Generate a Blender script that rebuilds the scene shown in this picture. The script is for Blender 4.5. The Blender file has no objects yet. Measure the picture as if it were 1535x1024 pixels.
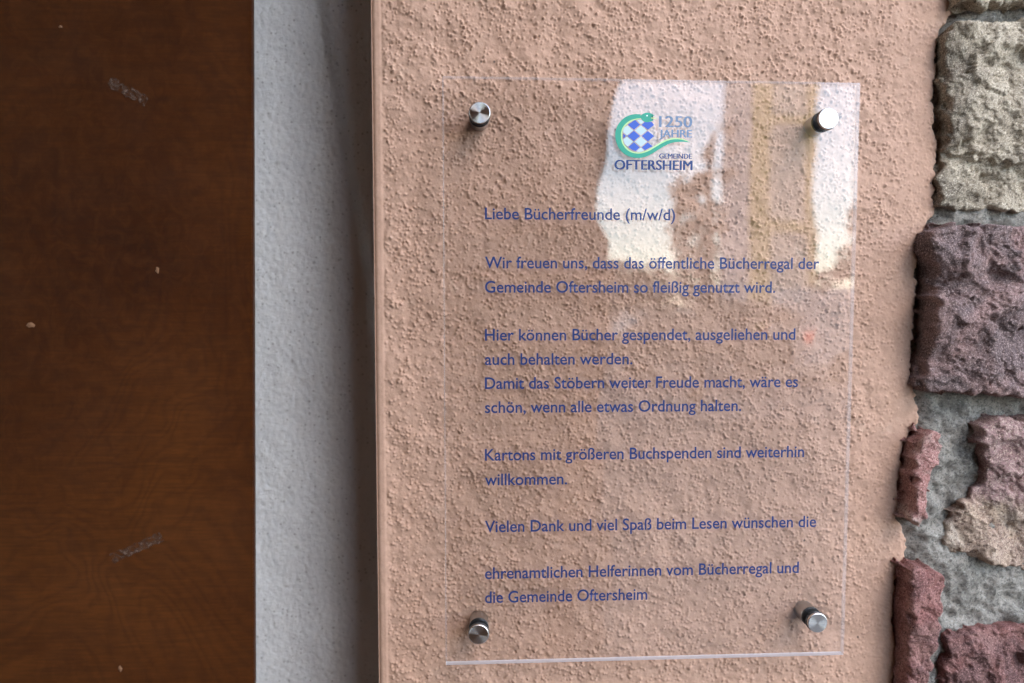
import bpy, bmesh, math, random
import numpy as np
from mathutils import Vector, Matrix

random.seed(7)
rng = np.random.default_rng(11)
S = bpy.context.scene
COL = S.collection
rad = math.radians

# ------------------------------------------------------------------ camera
SX, SZ = 0.0, 1.75                        # top left corner of the sign on the wall (metres)
FRONT, BACK = -0.0180, -0.0132            # the two faces of the acrylic sheet
CAM = Vector((0.0246, FRONT - 0.4836, SZ - 0.1555))
yaw, pitch = -0.0488, -0.0589
F_PX = 1023.0
cz, sz = math.cos(yaw), math.sin(yaw)
Y3 = np.array([[cz, sz, 0], [-sz, cz, 0], [0, 0, 1]])
cp, sp = math.cos(pitch), math.sin(pitch)
P3 = np.array([[1, 0, 0], [0, cp, sp], [0, -sp, cp]])
RM = P3 @ Y3                              # rows: right, forward, up
cam = bpy.data.cameras.new('camera')
cam_o = bpy.data.objects.new('camera', cam); COL.objects.link(cam_o)
m = Matrix.Identity(4)
for i in range(3):
    m[i][0] = RM[0][i]; m[i][1] = RM[2][i]; m[i][2] = -RM[1][i]; m[i][3] = CAM[i]
cam_o.matrix_world = m
cam.sensor_width = 36.0
cam.lens = F_PX / 1535 * 36.0
cam.clip_start = 0.01; cam.clip_end = 2000
cam.dof.use_dof = True
cam.dof.focus_distance = 0.487
cam.dof.aperture_fstop = 4.2
S.camera = cam_o

def at(px, py, y):
    """a pixel of the photograph as a point in the plane y (metres)"""
    u = (px - 767.5) / F_PX; v = (512 - py) / F_PX
    d = RM[0] * u + RM[1] + RM[2] * v
    t = (y - CAM[1]) / d[1]
    return (CAM[0] + d[0] * t, y, CAM[2] + d[2] * t)

# ------------------------------------------------------------------ world, sun, exposure
SUN_EL, SUN_ROT = rad(45), rad(145)      # a veiled sun up to the right, in front of the wall
w = bpy.data.worlds.new('World'); S.world = w; w.use_nodes = True
nt = w.node_tree; nt.nodes.clear()
sky = nt.nodes.new('ShaderNodeTexSky'); sky.sky_type = 'NISHITA'; sky.sun_disc = False
sky.sun_elevation = SUN_EL; sky.sun_rotation = SUN_ROT
sky.ozone_density = 2.0; sky.dust_density = 0.0; sky.air_density = 1.25; sky.altitude = 100
hs = nt.nodes.new('ShaderNodeHueSaturation'); hs.inputs['Saturation'].default_value = 0.62
bg = nt.nodes.new('ShaderNodeBackground'); bg.inputs['Strength'].default_value = 0.15
wo = nt.nodes.new('ShaderNodeOutputWorld')
nt.links.new(sky.outputs[0], hs.inputs['Color']); nt.links.new(hs.outputs[0], bg.inputs[0]); nt.links.new(bg.outputs[0], wo.inputs[0])
sun = bpy.data.lights.new('sun', 'SUN'); sun.energy = 0.34; sun.angle = rad(28); sun.color = (1.0, 0.86, 0.70)
sun_o = bpy.data.objects.new('sun', sun); COL.objects.link(sun_o)
sd = Vector((math.sin(SUN_ROT) * math.cos(SUN_EL), math.cos(SUN_ROT) * math.cos(SUN_EL), math.sin(SUN_EL)))
sun_o.rotation_euler = sd.to_track_quat('Z', 'Y').to_euler()
sun_o.location = (0, 0, 12)
S.view_settings.view_transform = 'Standard'; S.view_settings.look = 'None'
S.view_settings.exposure = 2.75; S.view_settings.gamma = 1
S.view_settings.use_curve_mapping = False
S.render.engine = 'CYCLES'
S.cycles.max_bounces = 10; S.cycles.diffuse_bounces = 6; S.cycles.glossy_bounces = 4
S.cycles.transparent_max_bounces = 24
S.cycles.caustics_reflective = False; S.cycles.caustics_refractive = False
S.cycles.use_denoising = True

# ------------------------------------------------------------------ helpers
def tag(o, label=None, cat=None, group=None, kind=None):
    if label: o['label'] = label
    if cat: o['category'] = cat
    if group: o['group'] = group
    if kind: o['kind'] = kind
    return o

def link(name, me, mat=None, parent=None):
    o = bpy.data.objects.new(name, me); COL.objects.link(o)
    if mat is not None:
        for mm in (mat if isinstance(mat, (list, tuple)) else [mat]): me.materials.append(mm)
    if parent is not None: o.parent = parent
    return o

def empty(name, loc=(0, 0, 0)):
    o = bpy.data.objects.new(name, None); COL.objects.link(o); o.location = loc
    o.empty_display_size = 0.02
    return o

def mesh(name, v, f, mat=None, parent=None, smooth=False):
    me = bpy.data.meshes.new(name); me.from_pydata([tuple(p) for p in v], [], f); me.update()
    if smooth: me.polygons.foreach_set('use_smooth', [True] * len(me.polygons))
    return link(name, me, mat, parent)

def grid_mesh(name, P, mat, parent=None, keep=None, flip=False):
    """P: (n, m, 3) array of points -> smooth quad sheet, faces limited to keep (n-1, m-1)"""
    n, mm, _ = P.shape
    idx = np.arange(n * mm).reshape(n, mm)
    q = np.stack([idx[:-1, :-1], idx[:-1, 1:], idx[1:, 1:], idx[1:, :-1]], -1)
    if flip: q = q[..., ::-1]
    q = q[keep] if keep is not None else q.reshape(-1, 4)
    used = np.zeros(n * mm, bool); used[q.ravel()] = True
    remap = np.cumsum(used) - 1
    V = P.reshape(-1, 3)[used]; q = remap[q]
    me = bpy.data.meshes.new(name)
    me.vertices.add(len(V)); me.vertices.foreach_set('co', V.astype(np.float32).ravel())
    me.loops.add(q.size); me.loops.foreach_set('vertex_index', q.astype(np.int32).ravel())
    me.polygons.add(len(q)); me.polygons.foreach_set('loop_start', np.arange(0, q.size, 4, dtype=np.int32))
    me.polygons.foreach_set('loop_total', np.full(len(q), 4, dtype=np.int32))
    me.polygons.foreach_set('use_smooth', np.ones(len(q), bool))
    me.update(calc_edges=True); me.validate()
    return link(name, me, mat, parent)

def box(name, lo, hi, mat, parent=None, bevel=0.0):
    bm = bmesh.new(); bmesh.ops.create_cube(bm, size=1)
    for v in bm.verts:
        for k in range(3): v.co[k] = lo[k] if v.co[k] < 0 else hi[k]
    if bevel: bmesh.ops.bevel(bm, geom=bm.edges[:], offset=bevel, segments=2, affect='EDGES', profile=0.5)
    me = bpy.data.meshes.new(name); bm.to_mesh(me); bm.free()
    return link(name, me, mat, parent)

def lathe(name, prof, mat, parent=None, n=64, mats=None):
    """profile of (radius, y) turned about the y axis"""
    v, f = [], []
    for r, y in prof:
        for k in range(n):
            a = 2 * math.pi * k / n; v.append((r * math.cos(a), y, r * math.sin(a)))
    for i in range(len(prof) - 1):
        for k in range(n):
            a, b = i * n + k, i * n + (k + 1) % n
            f.append((a, b, b + n, a + n))
    f.append(tuple(range(n))[::-1]); f.append(tuple(range((len(prof) - 1) * n, len(prof) * n)))
    me = bpy.data.meshes.new(name); me.from_pydata(v, [], f)
    bm = bmesh.new(); bm.from_mesh(me); bmesh.ops.recalc_face_normals(bm, faces=bm.faces); bm.to_mesh(me); bm.free()
    return link(name, me, mat, parent)

def band(n, mm, step, wl, width=0.45, seed=0):
    """periodic noise with wavelength wl (metres) on an n x mm grid of the given step, unit variance"""
    r = np.random.default_rng(seed)
    Z = np.fft.rfft2(r.standard_normal((n, mm)))
    fy = np.fft.fftfreq(n, step)[:, None]; fx = np.fft.rfftfreq(mm, step)[None]
    fr = np.hypot(fy, fx) * wl
    Z = Z * np.exp(-(np.log(np.maximum(fr, 1e-6)) / width) ** 2)
    o = np.fft.irfft2(Z, s=(n, mm)); return o / o.std()

def lowpass(n, mm, step, wl, p=1.6, seed=0):
    """fractal noise, flat above wl"""
    r = np.random.default_rng(seed)
    Z = np.fft.rfft2(r.standard_normal((n, mm)))
    fy = np.fft.fftfreq(n, step)[:, None]; fx = np.fft.rfftfreq(mm, step)[None]
    fr = np.hypot(fy, fx) * wl
    Z = Z / (1 + fr ** 2) ** (p / 2) ; Z[0, 0] = 0
    o = np.fft.irfft2(Z, s=(n, mm)); return o / o.std()

def sstep(x, a, b):
    t = np.clip((x - a) / (b - a), 0, 1); return t * t * (3 - 2 * t)

def sdf(poly, X, Z):
    """signed distance, positive inside"""
    d = np.full(X.shape, 1e9); ins = np.zeros(X.shape, bool)
    n = len(poly)
    for i in range(n):
        x1, z1 = poly[i]; x2, z2 = poly[(i + 1) % n]
        ex, ez = x2 - x1, z2 - z1
        t = np.clip(((X - x1) * ex + (Z - z1) * ez) / (ex * ex + ez * ez + 1e-18), 0, 1)
        d = np.minimum(d, np.hypot(X - x1 - t * ex, Z - z1 - t * ez))
        c = ((z1 > Z) != (z2 > Z))
        xi = x1 + (Z - z1) * (ex) / (ez if abs(ez) > 1e-12 else 1e-12)
        ins ^= c & (X < xi)
    return np.where(ins, d, -d)

# ------------------------------------------------------------------ materials
class NT:
    def __init__(s, name):
        s.m = bpy.data.materials.new(name); s.m.use_nodes = True; s.t = s.m.node_tree
        s.b = s.t.nodes['Principled BSDF']; s.out = s.t.nodes['Material Output']
        s.tc = s.t.nodes.new('ShaderNodeTexCoord')
    def n(s, t, **k):
        o = s.t.nodes.new(t)
        for a, b in k.items():
            if a in o.bl_rna.properties: setattr(o, a, b)
            else: o.inputs[a.replace('_', ' ')].default_value = b
        return o
    def l(s, a, b): s.t.links.new(a, b)
    def noise(s, scale, detail=4, rough=0.55, dist=0.0, vec=None):
        o = s.n('ShaderNodeTexNoise'); o.inputs['Scale'].default_value = scale; o.inputs['Detail'].default_value = detail
        o.inputs['Roughness'].default_value = rough; o.inputs['Distortion'].default_value = dist
        s.l(vec or s.tc.outputs['Object'], o.inputs['Vector']); return o.outputs['Fac']
    def ramp(s, fac, stops, interp='LINEAR'):
        o = s.n('ShaderNodeValToRGB'); o.color_ramp.interpolation = interp
        e = o.color_ramp.elements
        while len(e) < len(stops): e.new(0.5)
        for i, (p, c) in enumerate(stops):
            e[i].position = p; e[i].color = (*c, 1) if len(c) == 3 else c
        s.l(fac, o.inputs[0]); return o.outputs[0]
    def mix(s, fac, a, b, mode='MIX'):
        o = s.n('ShaderNodeMix', data_type='RGBA', blend_type=mode)
        for k, v in ((0, fac), (6, a), (7, b)):
            if hasattr(v, 'links'): s.l(v, o.inputs[k])
            else: o.inputs[k].default_value = v if k == 0 else (*v, 1)
        return o.outputs[2]
    def bump(s, h, strength, dist, base=None):
        o = s.n('ShaderNodeBump'); o.inputs['Strength'].default_value = strength; o.inputs['Distance'].default_value = dist
        s.l(h, o.inputs['Height'])
        if base: s.l(base, o.inputs['Normal'])
        return o.outputs[0]
    def fin(s, col=None, rough=None, normal=None, spec=None):
        for k, v in (('Base Color', col), ('Roughness', rough), ('Normal', normal), ('Specular IOR Level', spec)):
            if v is None: continue
            if hasattr(v, 'links'): s.l(v, s.b.inputs[k])
            else: s.b.inputs[k].default_value = (*v, 1) if isinstance(v, tuple) else v
        return s.m

def simple(name, col, rough=0.8, var=0.15, scale=3.0, metal=0, spec=0.5, bump=0.0, bscale=40):
    q = NT(name)
    c = q.ramp(q.noise(scale, 5), [(0.3, tuple(x * (1 - var) for x in col)), (0.7, tuple(x * (1 + var) for x in col))])
    q.b.inputs['Metallic'].default_value = metal
    nm = q.bump(q.noise(bscale, 5), bump, 0.01) if bump else None
    return q.fin(c, rough, nm, spec)

BS = (1.0, 1.0, 1.0)
def m_pink():
    q = NT('pink_render')
    n1 = q.noise(9, 5, 0.6); n2 = q.noise(160, 4, 0.7); n3 = q.noise(55, 4)
    c = q.ramp(n1, [(0.3, (0.385, 0.236, 0.170)), (0.7, (0.440, 0.278, 0.206))])
    c = q.mix(q.ramp(n2, [(0.38, (0.45,) * 3), (0.55, (0,) * 3)]), c, (0.30, 0.185, 0.130))
    c = q.mix(q.ramp(n3, [(0.62, (0,) * 3), (0.80, (0.30,) * 3)]), c, (0.50, 0.38, 0.30))
    # rare dark specks
    v = q.n('ShaderNodeTexVoronoi', Scale=110.0); q.l(q.tc.outputs['Object'], v.inputs['Vector'])
    sp_ = q.ramp(v.outputs['Distance'], [(0.05, (1,) * 3), (0.12, (0,) * 3)])
    sep = q.n('ShaderNodeSeparateColor'); q.l(v.outputs['Color'], sep.inputs[0])
    gate = q.ramp(sep.outputs[0], [(0.97, (0,) * 3), (0.975, (1,) * 3)])
    c = q.mix(q.mix(1.0, sp_, gate, 'MULTIPLY'), c, (0.10, 0.07, 0.06))
    nm = q.bump(q.noise(900, 3, 0.6), 0.25, 0.0006)
    return q.fin(c, 0.85, nm, 0.25)

def m_grey_render():
    q = NT('pale_render')
    c = q.ramp(q.noise(7, 4), [(0.3, (0.53, 0.525, 0.53)), (0.7, (0.60, 0.595, 0.60))])
    for sc, th, seed in ((260.0, 0.12, 0.62), (170.0, 0.08, 0.80), (95.0, 0.05, 0.90)):
        v = q.n('ShaderNodeTexVoronoi', Scale=sc); q.l(q.tc.outputs['Object'], v.inputs['Vector'])
        sp_ = q.ramp(v.outputs['Distance'], [(th, (1,) * 3), (th + 0.22, (0,) * 3)])
        sep = q.n('ShaderNodeSeparateColor'); q.l(v.outputs['Color'], sep.inputs[0])
        gate = q.ramp(sep.outputs[0], [(seed, (0,) * 3), (seed + 0.25, (0.65,) * 3)])
        c = q.mix(q.mix(1.0, sp_, gate, 'MULTIPLY'), c, (0.20, 0.19, 0.18))
    nm = q.bump(q.noise(230, 5, 0.65), 0.8, 0.0016)
    return q.fin(c, 0.8, nm, 0.3)

def m_wood():
    q = NT('varnished_plywood')
    mp = q.n('ShaderNodeMapping'); q.l(q.tc.outputs['Object'], mp.inputs[0]); mp.inputs['Scale'].default_value = (1.0, 1.0, 0.85)
    mp.inputs['Rotation'].default_value = (0, rad(-30), 0)
    big = q.noise(4.2, 3, 0.5, 0.9, mp.outputs[0])
    mul = q.n('ShaderNodeMath', operation='MULTIPLY'); q.l(big, mul.inputs[0]); mul.inputs[1].default_value = 46.0
    wob = q.noise(24, 5, 0.6, 0.6, mp.outputs[0])
    ad = q.n('ShaderNodeMath', operation='ADD'); q.l(mul.outputs[0], ad.inputs[0]); q.l(wob, ad.inputs[1])
    sn = q.n('ShaderNodeMath', operation='SINE'); m2 = q.n('ShaderNodeMath', operation='MULTIPLY'); m2.inputs[1].default_value = 3.3
    q.l(ad.outputs[0], m2.inputs[0]); q.l(m2.outputs[0], sn.inputs[0])
    mr = q.n('ShaderNodeMapRange'); q.l(sn.outputs[0], mr.inputs[0]); mr.inputs[1].default_value = -1; mr.inputs[2].default_value = 1
    rings = mr.outputs[0]
    c1 = q.ramp(q.noise(3.4, 3, 0.5, 0.4), [(0.30, (0.030, 0.0085, 0.0032)), (0.52, (0.058, 0.0175, 0.0052)), (0.74, (0.105, 0.034, 0.0085))])
    c = q.mix(q.ramp(rings, [(0.0, (0.26,) * 3), (0.45, (0.08,) * 3), (1.0, (0,) * 3)]), c1, (0.022, 0.0080, 0.0045))
    fine = q.noise(75, 4, 0.65, 1.4, mp.outputs[0])
    c = q.mix(q.ramp(fine, [(0.40, (0,) * 3), (0.68, (0.30,) * 3)]), c, (0.115, 0.038, 0.011))
    # fine fibre, stretched along the grain
    mp2 = q.n('ShaderNodeMapping'); q.l(q.tc.outputs['Object'], mp2.inputs[0]); mp2.inputs['Scale'].default_value = (34, 34, 420)
    mp2.inputs['Rotation'].default_value = (0, rad(-14), 0)
    fib = q.noise(1.0, 3, 0.6, 0.5, mp2.outputs[0])
    c = q.mix(q.ramp(fib, [(0.30, (0.38,) * 3), (0.65, (0,) * 3)]), c, (0.022, 0.010, 0.005))
    # pale chips and scuffs
    v = q.n('ShaderNodeTexVoronoi', Scale=22.0); q.l(q.tc.outputs['Object'], v.inputs['Vector'])
    sp_ = q.ramp(v.outputs['Distance'], [(0.03, (1,) * 3), (0.09, (0,) * 3)])
    sep = q.n('ShaderNodeSeparateColor'); q.l(v.outputs['Color'], sep.inputs[0])
    gate = q.ramp(sep.outputs[0], [(0.985, (0,) * 3), (0.99, (0.4,) * 3)])
    c = q.mix(q.mix(1.0, sp_, gate, 'MULTIPLY'), c, (0.30, 0.14, 0.07))
    nm = q.bump(rings, 0.04, 0.001)
    return q.fin(c, q.ramp(q.noise(20, 4), [(0.3, (0.33,) * 3), (0.7, (0.5,) * 3)]), nm, 0.13)

def m_stone(name, lo, mid, hi, patch, pth=0.58, sc=22, patch2=None, off=0.0, zsplit=None):
    q = NT(name)
    mp = q.n('ShaderNodeMapping'); q.l(q.tc.outputs['Object'], mp.inputs[0]); mp.inputs['Location'].default_value = (off, off * 2, off * 3)
    V = mp.outputs[0]
    c = q.ramp(q.noise(sc, 8, 0.66, 0.4, V), [(0.22, lo), (0.5, mid), (0.78, hi)])
    c = q.mix(q.ramp(q.noise(12, 6, 0.65, 0.9, V), [(pth - 0.05, (0,) * 3), (pth + 0.07, (0.9,) * 3)]), c, patch)
    if patch2: c = q.mix(q.ramp(q.noise(26, 7, 0.7, 0.5, V), [(0.50, (0,) * 3), (0.68, (0.6,) * 3)]), c, patch2)
    if zsplit is not None:
        sx_ = q.n('ShaderNodeSeparateXYZ'); q.l(q.tc.outputs['Object'], sx_.inputs[0])
        ad_ = q.n('ShaderNodeMath', operation='MULTIPLY_ADD'); q.l(q.noise(40, 5, 0.6), ad_.inputs[0]); ad_.inputs[1].default_value = 0.030; q.l(sx_.outputs[2], ad_.inputs[2])
        mz = q.n('ShaderNodeMapRange'); q.l(ad_.outputs[0], mz.inputs[0]); mz.inputs[1].default_value = zsplit + 0.010; mz.inputs[2].default_value = zsplit + 0.020
        c = q.mix(mz.outputs[0], c, q.ramp(q.noise(30, 7, 0.66), [(0.25, (0.20, 0.105, 0.10)), (0.7, (0.40, 0.26, 0.25))]))
    c = q.mix(q.ramp(q.noise(900, 3, 0.7), [(0.53, (0,) * 3), (0.64, (0.65,) * 3)]), c, tuple(min(1, x * 1.35 + 0.06) for x in hi))
    c = q.mix(q.ramp(q.noise(620, 4, 0.75), [(0.38, (0.85,) * 3), (0.50, (0,) * 3)]), c, tuple(x * 0.5 for x in lo))
    nm = q.bump(q.noise(700, 6, 0.85), 1.0, 0.0015)
    nm = q.bump(q.noise(150, 6, 0.7), 0.15, 0.0020, nm)
    return q.fin(c, 0.92, nm, 0.2)

def m_mortar():
    q = NT('grey_mortar')
    c = q.ramp(q.noise(35, 7, 0.7), [(0.32, (0.15, 0.138, 0.122)), (0.50, (0.32, 0.292, 0.258)), (0.72, (0.48, 0.445, 0.400))])
    c = q.mix(q.ramp(q.noise(520, 3, 0.7), [(0.38, (0.75,) * 3), (0.52, (0,) * 3)]), c, (0.09, 0.088, 0.080))
    c = q.mix(q.ramp(q.noise(760, 2, 0.6), [(0.60, (0,) * 3), (0.70, (0.5,) * 3)]), c, (0.62, 0.61, 0.58))
    nm = q.bump(q.noise(800, 6, 0.85), 1.0, 0.0018)
    return q.fin(c, 0.95, nm, 0.15)

def m_acrylic(edge=False, frost=0.25):
    q = NT('acrylic_edge' if edge else 'clear_acrylic'); t = q.t
    t.nodes.remove(q.b)
    geo = q.n('ShaderNodeNewGeometry')
    mr = q.n('ShaderNodeMapRange'); q.l(geo.outputs['Backfacing'], mr.inputs[0])
    mr.inputs[3].default_value = 1.49; mr.inputs[4].default_value = 1 / 1.49
    fr = q.n('ShaderNodeFresnel'); q.l(mr.outputs[0], fr.inputs['IOR'])
    tr = q.n('ShaderNodeBsdfTransparent'); tr.inputs[0].default_value = (1, 1, 1, 1)
    gl = q.n('ShaderNodeBsdfGlossy'); gl.inputs['Roughness'].default_value = 0.02 if not edge else 0.25
    wav = q.bump(q.noise(16, 2, 0.4), 0.05, 0.004)
    q.l(wav, gl.inputs['Normal'])
    mx = q.n('ShaderNodeMixShader'); q.l(fr.outputs[0], mx.inputs[0]); q.l(tr.outputs[0], mx.inputs[1]); q.l(gl.outputs[0], mx.inputs[2])
    last = mx.outputs[0]
    if edge:
        d = q.n('ShaderNodeBsdfDiffuse'); d.inputs[0].default_value = (0.72, 0.70, 0.74, 1)
        tl = q.n('ShaderNodeBsdfTranslucent'); tl.inputs[0].default_value = (0.85, 0.83, 0.87, 1)
        a = q.n('ShaderNodeMixShader'); a.inputs[0].default_value = 0.5; q.l(d.outputs[0], a.inputs[1]); q.l(tl.outputs[0], a.inputs[2])
        b = q.n('ShaderNodeMixShader'); b.inputs[0].default_value = frost; q.l(last, b.inputs[1]); q.l(a.outputs[0], b.inputs[2])
        last = b.outputs[0]
    q.l(last, q.out.inputs[0]); return q.m

def m_ink(name, col):
    q = NT(name)
    c = q.ramp(q.noise(300, 2), [(0.3, tuple(x * 0.93 for x in col)), (0.7, col)])
    return q.fin(c, 0.35, None, 0.3)

def m_steel(name, aniso, rough, col=(0.62, 0.61, 0.60)):
    q = NT(name); q.b.inputs['Metallic'].default_value = 1
    q.b.inputs['Anisotropic'].default_value = aniso
    tg = q.n('ShaderNodeTangent', direction_type='RADIAL', axis='Y'); q.l(tg.outputs[0], q.b.inputs['Tangent'])
    # turned rings on the face: noise over the distance from the axis
    sx = q.n('ShaderNodeSeparateXYZ'); q.l(q.tc.outputs['Object'], sx.inputs[0])
    cx = q.n('ShaderNodeCombineXYZ'); q.l(sx.outputs[0], cx.inputs[0]); q.l(sx.outputs[2], cx.inputs[1])
    ln = q.n('ShaderNodeVectorMath', operation='LENGTH'); q.l(cx.outputs[0], ln.inputs[0])
    no = q.n('ShaderNodeTexNoise', noise_dimensions='1D'); no.inputs['Scale'].default_value = 9000; no.inputs['Detail'].default_value = 2
    q.l(ln.outputs['Value'], no.inputs['W'])
    c = q.ramp(no.outputs['Fac'], [(0.3, tuple(x * 0.82 for x in col)), (0.7, col)])
    return q.fin(c, rough)

M = dict(
    pink=m_pink(), pale=m_grey_render(), wood=m_wood(), mortar=m_mortar(),
    beige=m_stone('beige_sandstone', (0.21, 0.165, 0.120), (0.42, 0.345, 0.260), (0.64, 0.56, 0.445), (0.20, 0.165, 0.13), 0.56, 24, (0.62, 0.53, 0.41)),
    red=m_stone('red_sandstone', (0.13, 0.076, 0.072), (0.27, 0.165, 0.152), (0.44, 0.310, 0.285), (0.13, 0.098, 0.098), 0.52, 26, (0.34, 0.20, 0.18)),
    pinks=m_stone('rose_sandstone', (0.20, 0.085, 0.075), (0.36, 0.175, 0.155), (0.52, 0.34, 0.30), (0.58, 0.46, 0.40), 0.54, 30, (0.24, 0.11, 0.10)),
    two=m_stone('two_tone_sandstone', (0.21, 0.130, 0.110), (0.40, 0.285, 0.220), (0.56, 0.455, 0.350), (0.50, 0.44, 0.37), 0.54, 18, (0.54, 0.40, 0.27), 0.37, at(1480, 755, -0.015)[2]),
    slab=m_stone('striped_red_sandstone', (0.12, 0.050, 0.046), (0.25, 0.110, 0.098), (0.37, 0.195, 0.175), (0.12, 0.068, 0.066), 0.54, 26, (0.36, 0.20, 0.17)),
    acrylic=m_acrylic(), edge=m_acrylic(True, 0.25), lit_edge=m_acrylic(True, 0.85),  # bottom edge made whiter to imitate sky light gathered inside the sheet
    ink=m_ink('blue_ink', (0.010, 0.032, 0.135)), green=m_ink('green_ink', (0.03, 0.30, 0.21)), lime=m_ink('lime_ink', (0.42, 0.62, 0.28)),
    blue=m_ink('lozenge_blue', (0.04, 0.10, 0.46)), ice=m_ink('ice_blue', (0.44, 0.55, 0.60)), haze=m_ink('grey_blue_ink', (0.13, 0.185, 0.29)),
    eye=m_ink('white_ink', (0.85, 0.9, 0.88)),
    cap=m_steel('turned_steel', 0.97, 0.24), barrel=m_steel('drawn_steel', 0.5, 0.34, (0.50, 0.49, 0.48)),
    rubber=simple('black_rubber', (0.012, 0.012, 0.013), 0.45, 0.2, 300),
    tape=None)

# ------------------------------------------------------------------ pink rendered wall
X0 = at(562, 512, 0)[0]                   # the left corner of the pink wall
xr = at(1440, 512, 0)[0] + 0.03
ST = 0.00055
wallp = [(0, 1438), (18, 1430), (42, 1412), (70, 1403), (300, 1404), (322, 1400), (345, 1388), (390, 1378), (560, 1366), (592, 1374), (625, 1381),
         (645, 1366), (668, 1356), (780, 1344), (797, 1358), (825, 1360), (852, 1358), (868, 1346), (900, 1341), (1024, 1340)]
bz = np.array([at(x, y, 0.0)[2] for y, x in wallp]); bx = np.array([at(x, y, 0.0)[0] for y, x in wallp])
o_ = np.argsort(bz); bz, bx = bz[o_], bx[o_]

nz_f = 1200; nx_f = 960                                # periodic noise tile
H_g = band(nz_f, nx_f, ST, 0.0036, 0.42, 1)
H_f = band(nz_f, nx_f, ST, 0.0021, 0.40, 2)
H_l = lowpass(nz_f, nx_f, ST, 0.05, 2.2, 3)
H_m = lowpass(nz_f, nx_f, ST, 0.02, 2.0, 4)
H_e = band(nz_f, nx_f, ST, 0.009, 0.5, 5)
dens = 0.5 + 0.5 * np.clip(H_m, -1.6, 1.6) / 1.6       # how thickly the grains stand
def splat(n, r_, seed, thr):
    """n little mounds of radius r_ strewn where the grains stand thick"""
    g = np.random.default_rng(seed); im = np.zeros((nz_f, nx_f))
    i = g.integers(0, nz_f, n * 2); j = g.integers(0, nx_f, n * 2)
    k = g.uniform(0, 1, n * 2) < np.clip(thr + (1 - thr) * dens[i, j] * 1.2, 0, 1); i, j = i[k], j[k]
    np.maximum.at(im, (i, j), g.uniform(0.35, 1.0, len(i)) )
    fy = np.fft.fftfreq(nz_f, ST)[:, None]; fx = np.fft.rfftfreq(nx_f, ST)[None]
    K = np.exp(-2 * (math.pi * r_) ** 2 * (fx ** 2 + fy ** 2))
    o = np.fft.irfft2(np.fft.rfft2(im) * K, s=im.shape) * (2 * math.pi * (r_ / ST) ** 2)
    return o
def soft(a, c): return c * np.tanh(a / c)
mound = soft(splat(19000, 0.00046, 41, .20), 1.0) * 1.0 + soft(splat(6500, 0.00062, 42, .12), 1.1) * 1.1 + soft(splat(800, 0.00095, 43, 0.1), 1.1) * 0.8
hole = soft(splat(2600, 0.00044, 44, .15), 1.0) * 1.0 + soft(splat(800, 0.00060, 45, .2), 1.0) * 1.1
RELIEF = 0.00135 * mound - 0.00120 * hole + 0.00003 * H_f + 0.00003 * H_g + 0.00055 * H_l + 0.00009 * H_e

zt, zb_ = at(700, -30, 0)[2], at(700, 1054, 0)[2]
zi = np.concatenate([np.linspace(0, zb_ - 0.10, 24)[:-1], np.arange(zb_ - 0.10, zb_, ST * 6), np.arange(zb_, zt, ST),
                     np.arange(zt, zt + 0.10, ST * 6), np.linspace(zt + 0.10, 3.3, 20)[1:]])
ret = np.concatenate([np.linspace(-0.30, -0.006, 12)[:-1], np.arange(-0.006, 0, ST)])
xi = np.concatenate([ret, np.arange(0, xr - X0, ST)])  # arc length from the corner
CR = 0.0035
U, Z = np.meshgrid(xi, zi)
iu = np.round(U / ST).astype(int) % nx_f; iz = np.round(Z / ST).astype(int) % nz_f
R_ = RELIEF[iz, iu].copy()
edge_amp = 0.12 + 0.88 * sstep(U, 0.006 + 0.0008 * H_m[iz, iu * 0], 0.010)
dB = np.interp(Z, bz, bx) + 0.0008 * H_m[iz, iu] + 0.0004 * H_e[iz, iu] + 0.00015 * H_g[iz, iu] - (X0 + U)   # distance to the ragged right edge
right_amp = 0.45 + 0.55 * sstep(dB, 0.010, 0.050 + 0.008 * H_m[iz, iu])
R_ *= edge_amp * right_amp
R_ += 0.0006 * sstep(U, 0.0075, 0.0055) * (U > 0)      # the slightly proud corner bead
# rounded corner
x = np.where(U >= 0, X0 + U, X0); y = np.where(U >= 0, -R_, -U)
nearc = (U > 0) & (U < CR)
y = y + np.where(nearc, (CR - np.sqrt(np.clip(CR ** 2 - (CR - U) ** 2, 0, None))), 0)
y = np.where(U < 0, y + CR, y); x = np.where(U < 0, X0 - R_ * 0.3, x)
# ragged edge dropping down to the mortar
y = np.where(U > 0, y + 0.010 * (1 - sstep(dB, -0.0015, 0.0012)) + 0.0008 * (1 - sstep(dB, 0.0, 0.005)), y)
Pk = np.stack([x, y, Z], -1)
dm = dB[:-1, :-1] > -0.004
pink = grid_mesh('plaster_wall', Pk, M['pink'], keep=dm)
tag(pink, 'rough salmon pink plastered wall behind the clear acrylic sign', 'wall')

# ------------------------------------------------------------------ stone wall: mortar bed and stones
sx0 = at(1325, 512, 0)[0]
st = 0.0009
mx_ = np.concatenate([np.arange(sx0, sx0 + 0.17, st), np.linspace(sx0 + 0.17, sx0 + 1.6, 30)[1:]])
mz_ = np.concatenate([np.linspace(0, zb_ - 0.1, 20)[:-1], np.arange(zb_ - 0.1, zb_, st * 3), np.arange(zb_, zt, st), np.arange(zt, zt + 0.1, st * 3), np.linspace(zt + 0.1, 3.3, 20)[1:]])
MX, MZ = np.meshgrid(mx_, mz_)
iu = np.round(MX / st).astype(int) % 700; iz = np.round(MZ / st).astype(int) % 900
mr1 = lowpass(900, 700, st, 0.022, 2.7, 21)[iz, iu]; mr2 = lowpass(900, 700, st, 0.004, 1.4, 22)[iz, iu]
mr3 = lowpass(900, 700, st, 0.008, 1.8, 23)[iz, iu]
dd = MX - np.interp(MZ, bz, bx)
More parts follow.
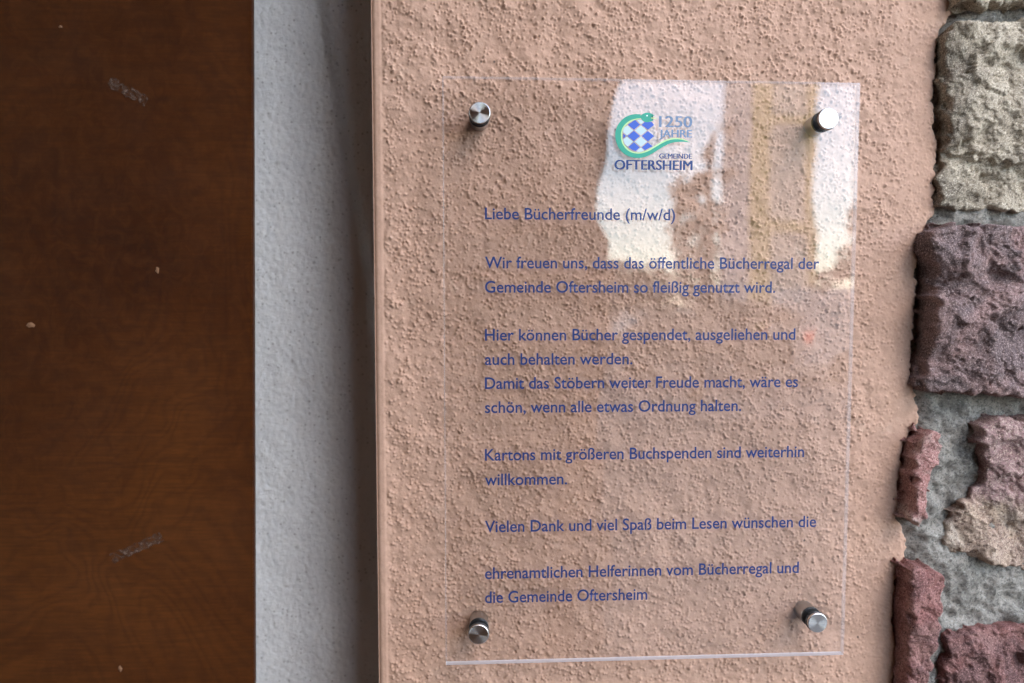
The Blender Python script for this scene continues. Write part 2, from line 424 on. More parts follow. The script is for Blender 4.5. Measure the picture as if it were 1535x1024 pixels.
My = 0.0085 - 0.0105 * sstep(dd, -0.002, 0.016) - 0.0016 * mr1 - 0.00016 * mr2 - 0.00016 * mr3
stone_wall = grid_mesh('stone_wall', np.stack([MX, My, MZ], -1), M['mortar'])
tag(stone_wall, 'rubble wall of beige and red sandstone set in grey mortar', 'wall')

def stone(poly_px, H, mat, seed, tilt=(0, 0), facets=3, rough=1.0, label=None, steps=(), wside=0.0060, undercut=0.0010):
    poly = [(at(a, b, -H)[0], at(a, b, -H)[2]) for a, b in poly_px]
    r = np.random.default_rng(seed)
    px = np.array([p[0] for p in poly]); pz = np.array([p[1] for p in poly])
    s = 0.0006
    gx = np.arange(px.min() - 0.010, px.max() + 0.010, s); gz = np.arange(pz.min() - 0.010, pz.max() + 0.010, s)
    X, Z = np.meshgrid(gx, gz); n, mm = X.shape
    N = max(n, mm) + 64
    b1 = lowpass(N, N, s, 0.03, 2.5, seed)[:n, :mm]; b2 = lowpass(N, N, s, 0.007, 2.0, seed + 1)[:n, :mm]
    b3 = lowpass(N, N, s, 0.0028, 1.3, seed + 2)[:n, :mm]; b4 = band(N, N, s, 0.014, 0.5, seed + 3)[:n, :mm]
    d = sdf(poly, X, Z) + 0.0003 * b2 + 0.0011 * b4
    cx, cz_ = px.mean(), pz.mean()
    h = H + tilt[0] * (X - cx) + tilt[1] * (Z - cz_)
    # hewn facets: the lowest of a few leaning planes, on top of it fractured relief
    L = max(np.ptp(px), np.ptp(pz))
    fc = np.full(X.shape, 1.0)
    for k in range(facets + 3):
        a = r.uniform(0, 2 * math.pi); off = r.uniform(0.05, 0.38) * L
        fc = np.minimum(fc, 0.002 + (off - ((X - cx) * math.cos(a) + (Z - cz_) * math.sin(a))) * r.uniform(0.10, 0.32))
    h = h + np.clip(fc, -0.0045, 0.0)
    # broken facets: each patch leans its own way, the creases between them fairly sharp
    Kf = max(7, int(9 * (np.ptp(px) * np.ptp(pz)) / 0.0030)); Kf = min(Kf, 34)
    wx = X + 0.0015 * b4 + 0.0006 * b2; wz = Z + 0.0025 * b1 - 0.0006 * b2
    sxk = r.uniform(px.min(), px.max(), Kf); szk = r.uniform(pz.min(), pz.max(), Kf)
    num = 0; den = 0
    d2 = [((wx - sxk[k]) ** 2 + (wz - szk[k]) ** 2) for k in range(Kf)]; dmn = np.min(d2, axis=0)
    for k in range(Kf):
        ww = np.exp(-(np.sqrt(d2[k]) - np.sqrt(dmn)) / 0.0011)
        num = num + ww * (r.uniform(-0.0016, 0.0016) + r.uniform(-.26, .26) * (X - sxk[k]) + r.uniform(-.26, .26) * (Z - szk[k])); den = den + ww
    h = h + rough * num / den
    def terrace(u, k):                                # broken strata: flat treads, steep risers
        u = u * k; f = np.floor(u); return (f + sstep(u - f, 0.72, 1.0)) / k
    lay = b1 * 0.9 + (X - cx) * 25 + (Z - cz_) * 38 + 0.12 * b2
    h = h + rough * (0.0014 * b1 + 0.0008 * (terrace(lay, 0.8) - lay) + 0.00012 * b2 + 0.00013 * b3)
    lay2 = b2 * 0.8 - (X - cx) * 60 + (Z - cz_) * 50
    h = h + rough * 0.00025 * (terrace(lay2, 1.3) - lay2)
    h = h - rough * 0.0022 * sstep(b4 * 0.8 + b2 * 0.4, 2.4, 2.9)                 # pock holes
    for (ax, az, bx_, bz_, depth) in steps:                                       # broken ledges: beyond the line the face drops
        p0 = at(ax, az, -H); p1 = at(bx_, bz_, -H)
        ex, ez = p1[0] - p0[0], p1[2] - p0[2]; ln = math.hypot(ex, ez)
        sd_ = ((X - p0[0]) * ez - (Z - p0[2]) * ex) / ln + 0.0016 * b4 + 0.0008 * b2
        h = h - depth * sstep(sd_, -0.0012, 0.0022)
    prof = np.clip((d + wside) / (wside * 1.08), 0, 1)
    prof = prof ** 0.9
    rnd = 0.0009 * (1 - sstep(d, 0, 0.0025))
    y = 0.007 - (0.007 + h - rnd) * prof
    # pull the flanks in until they stand sheer, ragged along their depth
    ds = d
    for _ in range(8): ds = (ds + np.roll(ds, 1, 0) + np.roll(ds, -1, 0) + np.roll(ds, 1, 1) + np.roll(ds, -1, 1)) / 5
    dz_, dx_ = np.gradient(ds, s); gl = np.maximum(np.hypot(dx_, dz_), 0.6)
    ky = np.round((y + 0.05) / s).astype(int) % N; kz_ = np.arange(n)[:, None] + 0 * ky; kx_ = np.arange(mm)[None] + 0 * ky
    na = lowpass(N, N, s, 0.006, 1.7, seed + 5); nb = lowpass(N, N, s, 0.006, 1.7, seed + 6)
    flank = sstep(-d, -0.0010, 0.0012)
    pull = np.where(d < 0, -d * 0.80, 0) + flank * (0.00022 * (na[kz_, ky] + nb[kx_, ky]) * 0.7 + undercut * np.clip(-d / wside, 0, 1))
    X2 = X + dx_ / gl * pull; Z2 = Z + dz_ / gl * pull
    o = grid_mesh('stone', np.stack([X2, y, Z2], -1), mat, stone_wall, keep=(d[:-1, :-1] > -wside * 1.02))
    if label: o['label'] = label
    return o

stone([(1437, -60), (1437, 2), (1470, 8), (1560, 4), (1640, 0), (1640, -60)], 0.012, M['beige'], 100)
stone([(1422, 45), (1445, 34), (1480, 28), (1540, 27), (1620, 30), (1622, 310), (1560, 318), (1500, 313), (1450, 312), (1420, 306), (1419, 262), (1429, 232), (1431, 190), (1427, 150), (1424, 90)],
      0.013, M['beige'], 110, tilt=(0.03, 0), label='pale beige sandstone block', steps=[(1400, 222, 1560, 252, 0.0045)], rough=1.0)
stone([(1404, 345), (1425, 335), (1480, 338), (1540, 336), (1625, 340), (1622, 600), (1545, 598), (1480, 592), (1420, 590), (1404, 589), (1394, 578), (1398, 560), (1406, 532), (1408, 490), (1406, 460), (1412, 425), (1416, 402), (1403, 382), (1401, 360)],
      0.0235, M['red'], 121, tilt=(0.0, -0.02), rough=1.1, label='large dark red sandstone block', steps=[(1640, 585, 1370, 555, 0.002)])
stone([(1393, 652), (1402, 646), (1412, 655), (1417, 670), (1413, 692), (1399, 712), (1391, 740), (1392, 765), (1381, 790), (1366, 780), (1370, 766), (1372, 742), (1374, 700), (1383, 668)],
      0.0195, M['pinks'], 130, tilt=(-0.02, 0), rough=0.8, label='narrow rose pink sandstone sliver', facets=1)
stone([(1474, 634), (1500, 626), (1545, 630), (1625, 628), (1625, 866), (1560, 864), (1505, 851), (1445, 843), (1434, 825), (1432, 800), (1436, 778), (1462, 752), (1484, 722), (1487, 702), (1478, 680), (1470, 655)],
      0.015, M['two'], 145, tilt=(0.03, 0.06), rough=0.9, label='beige and mauve two toned sandstone', steps=[(1484, 700, 1560, 740, 0.003)])
stone([(1368, 857), (1392, 855), (1417, 862), (1419, 900), (1408, 930), (1407, 962), (1398, 1000), (1390, 1040), (1388, 1100), (1364, 1100), (1366, 1000), (1367, 920)],
      0.0215, M['slab'], 150, tilt=(-0.08, 0), rough=0.7, label='upright dark red sandstone slab', facets=1)
stone([(1430, 962), (1450, 950), (1500, 946), (1560, 940), (1625, 942), (1622, 1090), (1418, 1090), (1423, 1020)],
      0.015, M['slab'], 160, rough=1.0)
# stones beyond the picture
stone([(1660, 40), (1790, 30), (1800, 300), (1655, 320)], 0.015, M['red'], 170)
stone([(1655, 360), (1800, 350), (1790, 640), (1665, 620)], 0.014, M['beige'], 180)
stone([(1660, 665), (1810, 680), (1800, 900), (1655, 880)], 0.016, M['pinks'], 190)

# ------------------------------------------------------------------ pale niche wall left of the corner
GY = 0.100
gx = np.concatenate([np.linspace(-1.5, -0.36, 12)[:-1], np.arange(-0.36, X0 + 0.10, 0.0016)])
gz = np.concatenate([np.linspace(0, 1.0, 10)[:-1], np.arange(1.0, 2.15, 0.0020), np.linspace(2.15, 3.3, 10)[1:]])
GX, GZ = np.meshgrid(gx, gz)
iu = np.round(GX / 0.0016).astype(int) % 600; iz = np.round(GZ / 0.0020).astype(int) % 700
g1 = lowpass(700, 600, 0.0014, 0.06, 2.2, 31)[iz, iu]; g2 = band(700, 600, 0.0014, 0.005, 0.5, 32)[iz, iu]
foldp = [(-60, 470), (0, 486), (100, 503), (200, 520), (300, 536), (400, 552), (520, 566), (700, 580), (1100, 600)]
fz = np.array([at(x, y, GY)[2] for y, x in foldp])[::-1]; fx = np.array([at(x, y, GY)[0] for y, x in foldp])[::-1]
fd = GX - np.interp(GZ, fz, fx)
fold = 0.0065 * sstep(fd, -0.009, 0.006)
g3 = band(700, 600, 0.0014, 0.011, 0.5, 33)[iz, iu]
GYY = GY - 0.0005 * g1 - 0.00025 * g2 + 0.0006 * np.clip(g2 + .4 * g3 - 1.6, 0, 1) - fold
niche = grid_mesh('niche_wall', np.stack([GX, GYY, GZ], -1), M['pale'])
tag(niche, 'pale grey pitted plaster niche between brown board and pink wall', 'wall')

# ------------------------------------------------------------------ brown plywood board
WY = 0.072
a = Vector(at(378, 0, WY)); b = Vector(at(381, 1024, WY))
tx = (b.x - a.x) / (b.z - a.z)
bm = bmesh.new(); bmesh.ops.create_cube(bm, size=1)
for v in bm.verts:
    z = 0.35 if v.co.z < 0 else 2.5
    v.co = ((a.x + (z - a.z) * tx) if v.co.x > 0 else -1.15, WY if v.co.y < 0 else WY + 0.006, z)
bmesh.ops.bevel(bm, geom=bm.edges[:], offset=0.0008, segments=2, affect='EDGES')
me = bpy.data.meshes.new('wooden_board'); bm.to_mesh(me); bm.free()
board = link('wooden_board', me, M['wood'])
tag(board, 'dark brown varnished plywood board with scraped tape marks', 'board')

q = NT('dried_tape'); t = q.t
c = q.ramp(q.noise(420, 4, 0.8), [(0.35, (0.06, 0.028, 0.016)), (0.65, (0.14, 0.085, 0.060))])
tr = q.n('ShaderNodeBsdfTransparent'); mxs = q.n('ShaderNodeMixShader')
q.fin(c, 0.7); q.l(q.ramp(q.noise(260, 4, 0.8), [(0.42, (0,) * 3), (0.60, (0.9,) * 3)]), mxs.inputs[0])
q.l(tr.outputs[0], mxs.inputs[1]); q.l(q.b.outputs[0], mxs.inputs[2]); q.l(mxs.outputs[0], q.out.inputs[0])
M['tape'] = q.m
def tape(p0, p1, hw, seed):
    r = random.Random(seed)
    A = Vector(at(*p0, WY - 0.0004)); B = Vector(at(*p1, WY - 0.0004)); d = (B - A); n = 16
    nrm = Vector((-d.z, 0, d.x)).normalized()
    v = []
    for k in range(n + 1):
        p = A + d * (k / n); hwk = hw * (0.75 + 0.35 * r.random())
        for s_, yy in ((1, 0), (-1, 0), (1, 0.0003), (-1, 0.0003)):
            v.append(p + nrm * hwk * s_ + Vector((0, yy, 0)) + d * (0.02 * (r.random() - .5)))
    f = []
    for k in range(n):
        i = 4 * k; j = i + 4
        f += [(i, i + 1, j + 1, j), (i, j, j + 2, i + 2), (i + 1, i + 3, j + 3, j + 1)]
    mesh('tape_residue', v, f, M['tape'], board)
tape((163, 122), (220, 152), 0.0045, 1)
tape((167, 838), (243, 804), 0.0042, 2)
def chip(px, py, w_, h_, seed):
    r = random.Random(seed); p = Vector(at(px, py, WY - 0.0006)); k = 9
    v = [p + Vector((w_ * math.cos(2 * math.pi * i / k) * r.uniform(.5, 1), 0, h_ * math.sin(2 * math.pi * i / k) * r.uniform(.5, 1))) for i in range(k)]
    v.append(p + Vector((0, -0.0006, 0)))
    mesh('chip', v, [(i, (i + 1) % k, k) for i in range(k)], M_CHIP, board)
M_CHIP = simple('bare_wood', (0.20, 0.095, 0.045), 0.8, 0.3, 200)
for i, (a_, b_, w_, h_) in enumerate([(46, 487, .0040, .0030), (236, 405, .0022, .0035), (180, 1002, .0020, .0034), (91, 40, .0020, .0016)]):
    chip(a_, b_, w_, h_, i)

# ------------------------------------------------------------------ acrylic sign
SW, SH = 0.297, 0.420
sign = empty('acrylic_sign', (SX + SW / 2, (FRONT + BACK) / 2, SZ - SH))
tag(sign, 'clear acrylic notice with blue German text on four steel standoffs', 'sign')
def child(o): 
    o.parent = sign; o.matrix_parent_inverse = Matrix.Translation(-sign.location); return o
bm = bmesh.new(); bmesh.ops.create_cube(bm, size=1)
for v in bm.verts:
    v.co = (SX + (SW if v.co.x > 0 else 0), BACK if v.co.y > 0 else FRONT, SZ - (0 if v.co.z > 0 else SH))
bmesh.ops.bevel(bm, geom=bm.edges[:], offset=0.0004, segments=1, affect='EDGES')
for f in bm.faces: f.material_index = 0 if abs(f.normal.y) > 0.95 else (2 if f.normal.z < -0.5 else 1)
me = bpy.data.meshes.new('acrylic_sheet'); bm.to_mesh(me); bm.free()
child(link('acrylic_sheet', me, [M['acrylic'], M['edge'], M['lit_edge']]))

TY = FRONT - 0.00012
dg = None
def textline(s, L, R, base, cap, mat, bold=0.0, heavy=0.0, name='text_line'):
    A = Vector(at(L, base, TY)); B = Vector(at(R, base, TY))
    hgt = (Vector(at(L, base - cap, TY)).z - A.z)
    cu = bpy.data.curves.new('t', 'FONT'); cu.body = s; cu.size = 1; cu.offset = bold; cu.extrude = 0.0
    cu.fill_mode = 'FRONT'; cu.resolution_u = 4
    to = bpy.data.objects.new('t', cu); COL.objects.link(to)
    bpy.context.view_layer.update()
    me = bpy.data.meshes.new_from_object(to.evaluated_get(bpy.context.evaluated_depsgraph_get()))
    bpy.data.objects.remove(to); bpy.data.curves.remove(cu)
    n = len(me.vertices); co = np.zeros(n * 3, np.float32); me.vertices.foreach_get('co', co); co = co.reshape(-1, 3)
    x0, x1 = co[:, 0].min(), co[:, 0].max(); caph = CAPH
    kx = (B.x - A.x) / (x1 - x0); kz = hgt / caph
    out = np.stack([A.x + (co[:, 0] - x0) * kx, np.full(n, TY), A.z + co[:, 1] * kz], -1).astype(np.float32)
    me.vertices.foreach_set('co', out.ravel()); me.update()
    if heavy:                                     # a heavier cut: the same letters laid twice more, a hair to either side
        polys = [tuple(p.vertices) for p in me.polygons]; V = []; Fp = []
        for k_, sg in enumerate((-1, 0, 1)):
            V += [(p[0] + sg * heavy, p[1] + sg * 0.00002, p[2]) for p in out]; Fp += [tuple(i + k_ * n for i in p) for p in polys]
        me = bpy.data.meshes.new(name); me.from_pydata([tuple(map(float, p)) for p in V], [], Fp); me.update()
    me.name = name; me.materials.clear()
    o = link(name, me, mat); return child(o)
def capheight():
    cu = bpy.data.curves.new('t', 'FONT'); cu.body = 'H'; cu.size = 1
    to = bpy.data.objects.new('t', cu); COL.objects.link(to); bpy.context.view_layer.update()
    h = to.evaluated_get(bpy.context.evaluated_depsgraph_get()).dimensions.y
    bpy.data.objects.remove(to); return h
CAPH = capheight()
for s, R, b_ in (('Liebe Bücherfreunde (m/w/d)', 1012, 328.5), ('Wir freuen uns, dass das öffentliche Bücherregal der', 1228, 402),
                 ('Gemeinde Oftersheim so fleißig genutzt wird.', 1162, 438.5), ('Hier können Bücher gespendet, ausgeliehen und', 1192, 510.5),
                 ('auch behalten werden.', 948, 547), ('Damit das Stöbern weiter Freude macht, wäre es', 1196, 583),
                 ('schön, wenn alle etwas Ordnung halten.', 1111, 619), ('Kartons mit größeren Buchspenden sind weiterhin', 1205, 690.5),
                 ('willkommen.', 850, 727.5), ('Vielen Dank und viel Spaß beim Lesen wünschen die', 1223, 798),
                 ('ehrenamtlichen Helferinnen vom Bücherregal und', 1197, 868), ('die Gemeinde Oftersheim', 970, 904)):
    o = textline(s, 727, R, b_, 17.0, M['ink'], 0.010)
textline('1250', 988.3, 1037, 190.4, 16.4, M['haze'], 0.0, 0.00032)
textline('JAHRE', 988.3, 1037, 205.6, 11.2, M['haze'], 0.004, 0.00024)
textline('GEMEINDE', 988.3, 1037, 237.6, 7.4, M['ink'], 0.0, 0.00016)
textline('OFTERSHEIM', 921.5, 1037.5, 254, 14.3, M['ink'], 0.0, 0.00032)

# the emblem: a green snake curled round blue lozenges
def logo(pts, mat, name, dy=0.0):
    y = TY + dy
    v = [at(910 + a / 8.533, 150 + b / 8.533, y) for a, b in pts]
    bm = bmesh.new(); vs = [bm.verts.new(p) for p in v]; bm.faces.new(vs)
    bmesh.ops.triangulate(bm, faces=bm.faces[:])
    me = bpy.data.meshes.new(name); bm.to_mesh(me); bm.free()
    return child(link(name, me, mat))
def smooth_pts(p, k=6):
    o = []
    for i in range(len(p) - 1):
        p0 = p[max(i - 1, 0)]; p1 = p[i]; p2 = p[i + 1]; p3 = p[min(i + 2, len(p) - 1)]
        for j in range(k):
            t_ = j / k
            o.append(tuple(0.5 * (2 * p1[c] + (p2[c] - p0[c]) * t_ + (2 * p0[c] - 5 * p1[c] + 4 * p2[c] - p3[c]) * t_ ** 2 + (-p0[c] + 3 * p1[c] - 3 * p2[c] + p3[c]) * t_ ** 3) for c in (0, 1)))
    o.append(p[-1]); return o
outer = smooth_pts([(430, 181), (330, 184), (240, 215), (170, 275), (122, 352), (104, 445), (118, 540), (160, 630), (230, 696), (315, 733), (400, 742), (485, 728), (565, 692), (645, 642), (720, 597), (800, 558), (880, 539), (965, 535), (1062, 542)])
inner = smooth_pts([(430, 232), (365, 240), (290, 265), (222, 320), (185, 388), (178, 465), (192, 548), (237, 618), (305, 667), (390, 685), (470, 675), (550, 643), (635, 592), (715, 546), (790, 515), (870, 501), (950, 507), (1005, 522), (1060, 541)])
lime = smooth_pts([(425, 240), (370, 252), (302, 277), (237, 330), (201, 395), (195, 465), (208, 543), (250, 606), (312, 653), (390, 670), (465, 659), (543, 626), (627, 576), (708, 529), (785, 498), (868, 486), (948, 492), (1005, 510), (1059, 540)])
def strip(a_, b_, mat, name, dy):
    y = TY + dy; n = len(a_)
    v = [at(910 + p[0] / 8.533, 150 + p[1] / 8.533, y) for p in a_] + [at(910 + p[0] / 8.533, 150 + p[1] / 8.533, y) for p in b_]
    me = bpy.data.meshes.new(name); me.from_pydata(v, [], [(i, i + 1, n + i + 1, n + i) for i in range(n - 1)]); me.update()
    return child(link(name, me, mat))
strip(outer, inner, M['green'], 'snake_body', 0.0)
strip(inner, lime, M['lime'], 'snake_belly', 0.0)
logo(smooth_pts([(420, 212), (445, 187), (480, 168), (520, 161), (560, 171), (610, 197)]) + [(572, 214), (556, 220), (570, 245), (592, 264), (560, 275), (520, 285), (480, 279), (447, 258)], M['green'], 'snake_head', -0.00006)
logo([(512 + 9 * math.cos(k * .785), 200 + 9 * math.sin(k * .785)) for k in range(8)], M['eye'], 'snake_eye', -0.0001)
logo([(562, 221), (632, 231), (632, 236), (568, 240)], M['lime'], 'snake_tongue', -0.00010)
loz = [[(265, 318), (350, 258), (362, 258), (422, 315), (345, 380)], [(440, 318), (482, 280), (570, 280), (603, 318), (523, 380)],
       [(262, 460), (343, 393), (422, 460), (343, 527)], [(442, 460), (523, 396), (604, 462), (523, 529)],
       [(272, 600), (344, 540), (420, 607), (366, 652), (318, 636)], [(441, 608), (520, 542), (582, 591), (540, 614), (486, 641)], [(207, 428), (243, 460), (207, 489)]]
for p in loz: logo(p, M['blue'], 'lozenge', 0.0)
ice = [[(355, 390), (433, 325), (512, 390), (433, 453)], [(355, 533), (433, 468), (512, 533), (433, 598)], [(222, 350), (260, 327), (334, 388), (254, 452), (208, 414), (208, 385)],
       [(208, 505), (254, 468), (334, 533), (263, 594), (225, 560)], [(380, 255), (430, 250), (470, 280), (433, 308)], [(375, 655), (432, 610), (476, 646), (440, 660), (400, 664)]]
for p in ice: logo(p, M['ice'], 'pale_lozenge', 0.0)

# ------------------------------------------------------------------ steel standoffs
def standoff():
    r = empty('standoff', (0, 0, 0))
    lathe('washer', [(0.0058, BACK + 0.0022), (0.0069, BACK + 0.0020), (0.0073, BACK + 0.0015), (0.0073, BACK + 0.0008), (0.0069, BACK + 0.0004)], M['rubber'], r)
    lathe('washer', [(0.0060, FRONT - 0.0027), (0.0071, FRONT - 0.0026), (0.0076, FRONT - 0.0018), (0.0076, FRONT - 0.0010), (0.0070, FRONT - 0.0002), (0.0060, FRONT - 0.0001)], M['rubber'], r)
    lathe('barrel', [(0.0068, 0.004), (0.0070, BACK + 0.0028), (0.0067, BACK + 0.0022)], M['barrel'], r)
    lathe('cap', [(0.0070, FRONT - 0.0027), (0.0073, FRONT - 0.0029), (0.0073, FRONT - 0.0045), (0.0070, FRONT - 0.0047), (0.0069, FRONT - 0.0048)], M['cap'], r)
    return r
st0 = standoff()
def copy_tree(o, parent=None):
    c = o.copy(); COL.objects.link(c); c.parent = parent
    for ch in list(o.children): copy_tree(ch, c)
    return c
bolts = [((718.5, 168.5), 'brushed steel standoff above left of the greeting, catching a bow tie glint', 12), ((1242.5, 178), 'gleaming white steel standoff in the reflected sky, right of the emblem', 5),
         ((718, 951), 'steel standoff below the last text line, beside its first word', -30), ((1226.5, 934), 'steel standoff just above the bright bottom right edge', 35)]
for i, ((a_, b_), lb, rt) in enumerate(bolts):
    o = st0 if i == 0 else copy_tree(st0)
    p = at(a_, b_, FRONT - 0.0048); o.location = (p[0], 0, p[2]); 
    o.rotation_euler = (rad([0.4, -0.6, 0.8, 0.3][i]), 0, rad([0.5, -0.4, -0.5, -0.7][i]))
    tag(o, lb, 'standoff', 'steel standoffs holding the acrylic sign')

# ------------------------------------------------------------------ the place behind the camera (seen mirrored in the acrylic)
conc = simple('paving', (0.13, 0.12, 0.11), 0.9, 0.2, 2.0, bump=0.3, bscale=60)
asph = simple('asphalt', (0.20, 0.20, 0.20), 0.9, 0.2, 4.0, bump=0.3, bscale=90)
tag(box('ground', (-300, -400, -0.5), (300, 60, -0.12), simple('gravel', (0.34, 0.32, 0.28), 0.95)), kind='structure')
tag(box('pavement', (-20, -8.5, -0.3), (25, 0.35, 0.0), conc), kind='structure')
tag(box('road', (-60, -15.5, -0.3), (60, -8.5, -0.10), asph), kind='structure')
tag(box('far_pavement', (-60, -18, -0.3), (60, -15.5, 0.02), simple('pale_slabs', (0.50, 0.48, 0.45), 0.9, 0.1)), kind='structure')
warm = simple('warm_render', (0.40, 0.28, 0.20), 0.9, 0.12, 5, bump=0.4, bscale=120)
dark = simple('roof_dark', (0.07, 0.048, 0.035), 0.8, 0.2, 12)
blk = tag(box('building_block', (-6, 0.30, 0.0), (6, 6, 6.4), warm), 'pink rendered building block behind the sign wall', 'building')
box('upper_wall', (-6, -0.02, 3.25), (6, 0.296, 6.4), warm, blk)
box('left_wall', (-6, 0.20, 0.0), (-1.3, 0.296, 3.246), M['pale'], blk)
rf = tag(box('shade_roof', (-4.4, -1.75, 2.72), (0.30, -0.03, 2.90), dark, bevel=0.01), 'unseen dark roof slab added to cut sky light on the sign wall', 'roof')  # added out of view; its edges set how much sky reaches the wall
def env(px, py, D): return ((px - 717) / 1023 * (D + .5) + CAM[0], -D, CAM[2] + (452 - py) / 1023 * (D + .5))
# added pier, rough edged: mirrors dark and closes off light from the left
pr = random.Random(3)
def pier_pts():
    v = []; f = []; zs = [0 + 0.0675 * k for k in range(41)]
    for z in zs:
        j = 0.035 * math.sin(z * 9) + 0.02 * math.sin(z * 23) + pr.uniform(-.018, .018)
        v += [(-4.2, -1.75, z), (-4.2, -1.35, z), (0.362 + j * .6 + 0.13 * max(0, z - 1.97), -1.35, z), (0.362 + j * .6 + 0.13 * max(0, z - 1.97), -1.75, z)]
    for k in range(len(zs) - 1):
        for q_ in range(4): f.append((4 * k + q_, 4 * k + (q_ + 1) % 4, 4 * k + 4 + (q_ + 1) % 4, 4 * k + 4 + q_))
    f.append((0, 1, 2, 3)); n = 4 * (len(zs) - 1); f.append((n + 3, n + 2, n + 1, n)); return v, f
v, f = pier_pts(); pier = mesh('shade_pier', v, f, simple('pier_brown', (0.22, 0.125, 0.075), 0.95, 0.3, 7, bump=0.5, bscale=30))
tag(pier, 'added rough brown pier, dark in the reflection and blocking light from the left', 'pier')

pa = Vector(env(893, 420, 1.22)); pb = Vector(env(842, 900, 1.22)); dr = (pb - pa) / (pb.z - pa.z)  # added leaning post, there only for the orange streak in the reflection
top = pa + dr * 0.02; bot = pa + dr * (0 - pa.z)
v = []
for p_, hw in ((bot, .034), (top, .034)): v += [p_ + Vector((-hw, -.02, 0)), p_ + Vector((hw, -.02, 0)), p_ + Vector((hw, .02, 0)), p_ + Vector((-hw, .02, 0))]
post = mesh('streak_post', v, [(0, 3, 2, 1), (4, 5, 6, 7), (0, 1, 5, 4), (1, 2, 6, 5), (2, 3, 7, 6), (3, 0, 4, 7)], simple('streak_orange', (0.62, 0.26, 0.09), 0.7, 0.15, 8))
tag(post, 'added orange leaning post that makes the orange streak mirrored in the sign', 'post')

# house across the road
yel = simple('yellow_trim', (0.86, 0.64, 0.22), 0.8, 0.08); crm = simple('cream_render', (0.84, 0.74, 0.62), 0.9, 0.08); lil = simple('grey_render', (0.62, 0.58, 0.60), 0.9, 0.1)
house = empty('townhouse', (8.15, -19, 0)); tag(house, 'cream townhouse with yellow corner trim across the road', 'house')
def hb(name, lo, hi, mat): 
    o = box(name, lo, hi, mat); o.parent = house; o.matrix_parent_inverse = Matrix.Translation((-8, 19, 0)); return o
hb('wall', (7.75, -21.4, 0), (9.55, -19, 11), crm); hb('side_wall', (7.68, -21.38, 0), (7.746, -19.03, 10.6), lil)
hb('corner_trim', (7.72, -19.02, 0), (8.25, -18.9, 11), yel); hb('corner_trim', (9.35, -19.02, 0), (9.58, -18.9, 11), yel)
for z in (3.6, 6.6): hb('string_course', (8.255, -18.998, z), (9.345, -18.93, z + .28), yel)
win = simple('dark_glass', (0.03, 0.035, 0.04), 0.1)
hb('window', (8.5, -18.998, 4.3), (9.15, -18.97, 5.6), crm)
hb('roof', (7.5, -21.6, 11.004), (9.75, -18.7, 11.3), simple('roof_tile', (0.2, 0.08, 0.05), .9))

leafm = simple('dark_leaves', (0.045, 0.050, 0.022), 0.8, 0.4, 3); bark = simple('bark', (0.07, 0.05, 0.035), 0.95, 0.3, 12)
def foliage(clumps, D, n, size, seed, name, parent, mat=leafm, gap=-9):
    r = np.random.default_rng(seed); V = []; 
    for (cx, cy, rx, ry) in clumps:
        c = np.array(env(cx, cy, D)); k = (D + .5) / 1023
        m_ = int(n * rx * ry / 2500)
        p = r.standard_normal((m_, 3)); p /= np.linalg.norm(p, axis=1)[:, None]; p *= r.uniform(0, 1, (m_, 1)) ** 0.45
        p *= np.array([rx * k, rx * k, ry * k]); p += c
        q3 = p * (2.2 / (k * 22)); gate = np.sin(q3[:, 0] * 1.7 + 2 * np.sin(q3[:, 2])) + np.sin(q3[:, 2] * 2.1 + q3[:, 1]) + np.sin(q3[:, 1] * 1.3 - q3[:, 0] * .7)
        p = p[gate > gap]; m_ = len(p)
        a_ = r.standard_normal((m_, 3)); a_ /= np.linalg.norm(a_, axis=1)[:, None]
        b_ = np.cross(a_, r.standard_normal((m_, 3))); b_ /= np.linalg.norm(b_, axis=1)[:, None]
        s_ = size * r.uniform(.6, 1.3, (m_, 1))
        V.append(np.stack([p - a_ * s_, p + b_ * s_ * .6, p + a_ * s_, p - b_ * s_ * .6], 1))
    V = np.concatenate(V).reshape(-1, 3); n_ = len(V) // 4
    o = mesh(name, V, [tuple(range(4 * i, 4 * i + 4)) for i in range(n_)], mat); o.parent = parent
    if parent: o.matrix_parent_inverse = Matrix.Translation(-parent.location)
    return o
def trunk(p, top, r0, parent):
    v, f = [], []
    for k in range(9):
        t_ = k / 8; c = Vector(p).lerp(Vector(top), t_) + Vector((.05 * math.sin(4 * t_), .04 * math.cos(5 * t_), 0)); rr = r0 * (1 - .7 * t_)
        for j in range(8): v.append(c + Vector((rr * math.cos(j * .785), rr * math.sin(j * .785), 0)))
    for k in range(8):
        for j in range(8): f.append((8 * k + j, 8 * k + (j + 1) % 8, 8 * k + 8 + (j + 1) % 8, 8 * k + 8 + j))
    o = mesh('trunk', v, f, bark); o.parent = parent; o.matrix_parent_inverse = Matrix.Translation(-parent.location)
D1 = 10.0
p = env(1045, 480, D1); tree = empty('street_tree', (p[0], p[1], 0)); tag(tree, 'dark leafy street tree with an open uneven crown', 'tree')
trunk((p[0], p[1], 0), env(1068, 200, D1), .12, tree)
foliage([(1045, 430, 44, 70), (1040, 350, 42, 60), (1030, 295, 32, 34), (1078, 340, 18, 40), (1088, 258, 18, 16), (1088, 186, 18, 15), (1062, 228, 9, 12), (1094, 218, 8, 16), (1052, 270, 24, 14)],
        D1, 900, .06, 5, 'crown', tree, gap=-0.35)
p = env(1300, 480, D1); tree2 = empty('street_tree', (p[0], p[1], 0)); tag(tree2, 'second street tree further right along the kerb', 'tree')
trunk((p[0], p[1], 0), env(1320, 330, D1), .1, tree2)
foliage([(1300, 390, 40, 34), (1262, 412, 30, 20), (1340, 330, 60, 60), (1235, 425, 18, 16), (1380, 390, 60, 60)], D1, 1000, .06, 6, 'crown', tree2, gap=-0.4)
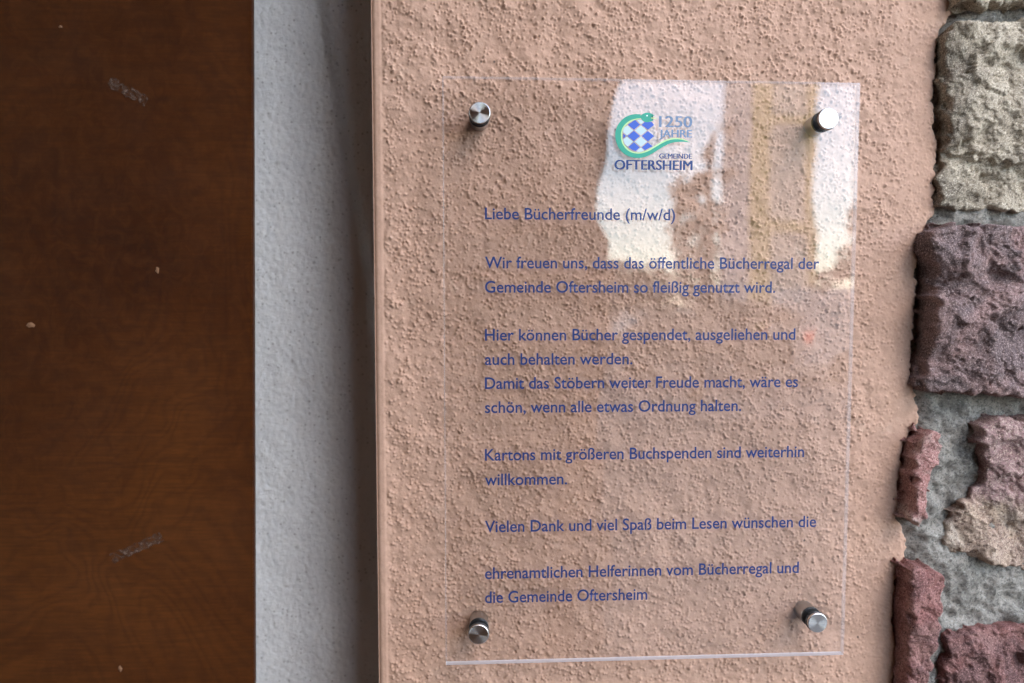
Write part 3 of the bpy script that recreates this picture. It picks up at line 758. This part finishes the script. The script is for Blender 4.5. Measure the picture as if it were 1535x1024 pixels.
hedge = foliage([(930, 430, 45, 40), (975, 440, 40, 45), (1120, 470, 60, 24), (1200, 478, 60, 18), (880, 440, 60, 60)], 14.0, 1800, .06, 7, 'hedge', None); tag(hedge, 'dark clipped hedge across the road', 'hedge')

# parked vehicles with red tail lamps
redl = NT('red_lamp'); redl.b.inputs['Emission Color'].default_value = (1, .05, .03, 1); redl.b.inputs['Emission Strength'].default_value = 0.5
redl.fin((0.5, 0.02, 0.01), .3)
def vehicle(name, label, cat, x, y, body, Lx, h, van):
    root = empty(name, (x, y, -0.10)); tag(root, label, cat)
    pr_ = [(0, .35), (0, 1.0), (.05, h) if van else (.15, .95), (Lx * .75, h) if van else (Lx * .28, h), (Lx * .88, 1.05) if van else (Lx * .62, h), (Lx, .85), (Lx, .35)]
    wd = 1.75; v = [(a_, 0, b_) for a_, b_ in pr_] + [(a_, -wd, b_) for a_, b_ in pr_]; n = len(pr_)
    f = [tuple(range(n)), tuple(range(2 * n - 1, n - 1, -1))] + [(i, n + i, n + (i + 1) % n, (i + 1) % n) for i in range(n)]
    bm = bmesh.new(); vs = [bm.verts.new(q_) for q_ in v]
    for ff in f: bm.faces.new([vs[i] for i in ff])
    bmesh.ops.recalc_face_normals(bm, faces=bm.faces); bmesh.ops.bevel(bm, geom=bm.edges[:], offset=.06, segments=2, affect='EDGES')
    me = bpy.data.meshes.new('body'); bm.to_mesh(me); bm.free(); link('body', me, body, root)
    box('window', (Lx * .3, -0.004, 1.05), (Lx * .7, 0.02, h - .15), win, root, .008)
    for wx in (Lx * .2, Lx * .8):
        o = lathe('wheel', [(.18, .05), (.31, .04), (.33, 0), (.33, -.18), (.3, -.2)], M['rubber'], root, 24); o.location = (wx, 0, .33)
    for yy in (0.03, -wd - .03): box('tail_lamp', (-.03, yy - .1, .85), (.12, yy + .06 - .0, 1.05), redl.m, root, .01)
p = env(1214, 490, 13); vehicle('parked_van', 'white parked van with lit red tail lamps', 'van', p[0], p[1], simple('white_paint', (.75, .75, .8), .35, .03), 4.6, 1.95, True)
p = env(905, 490, 13.5); vehicle('parked_car', 'dark parked car with lit red tail lamps', 'car', p[0], p[1], simple('dark_paint', (.05, .045, .045), .35, .05), 4.0, 1.45, False)
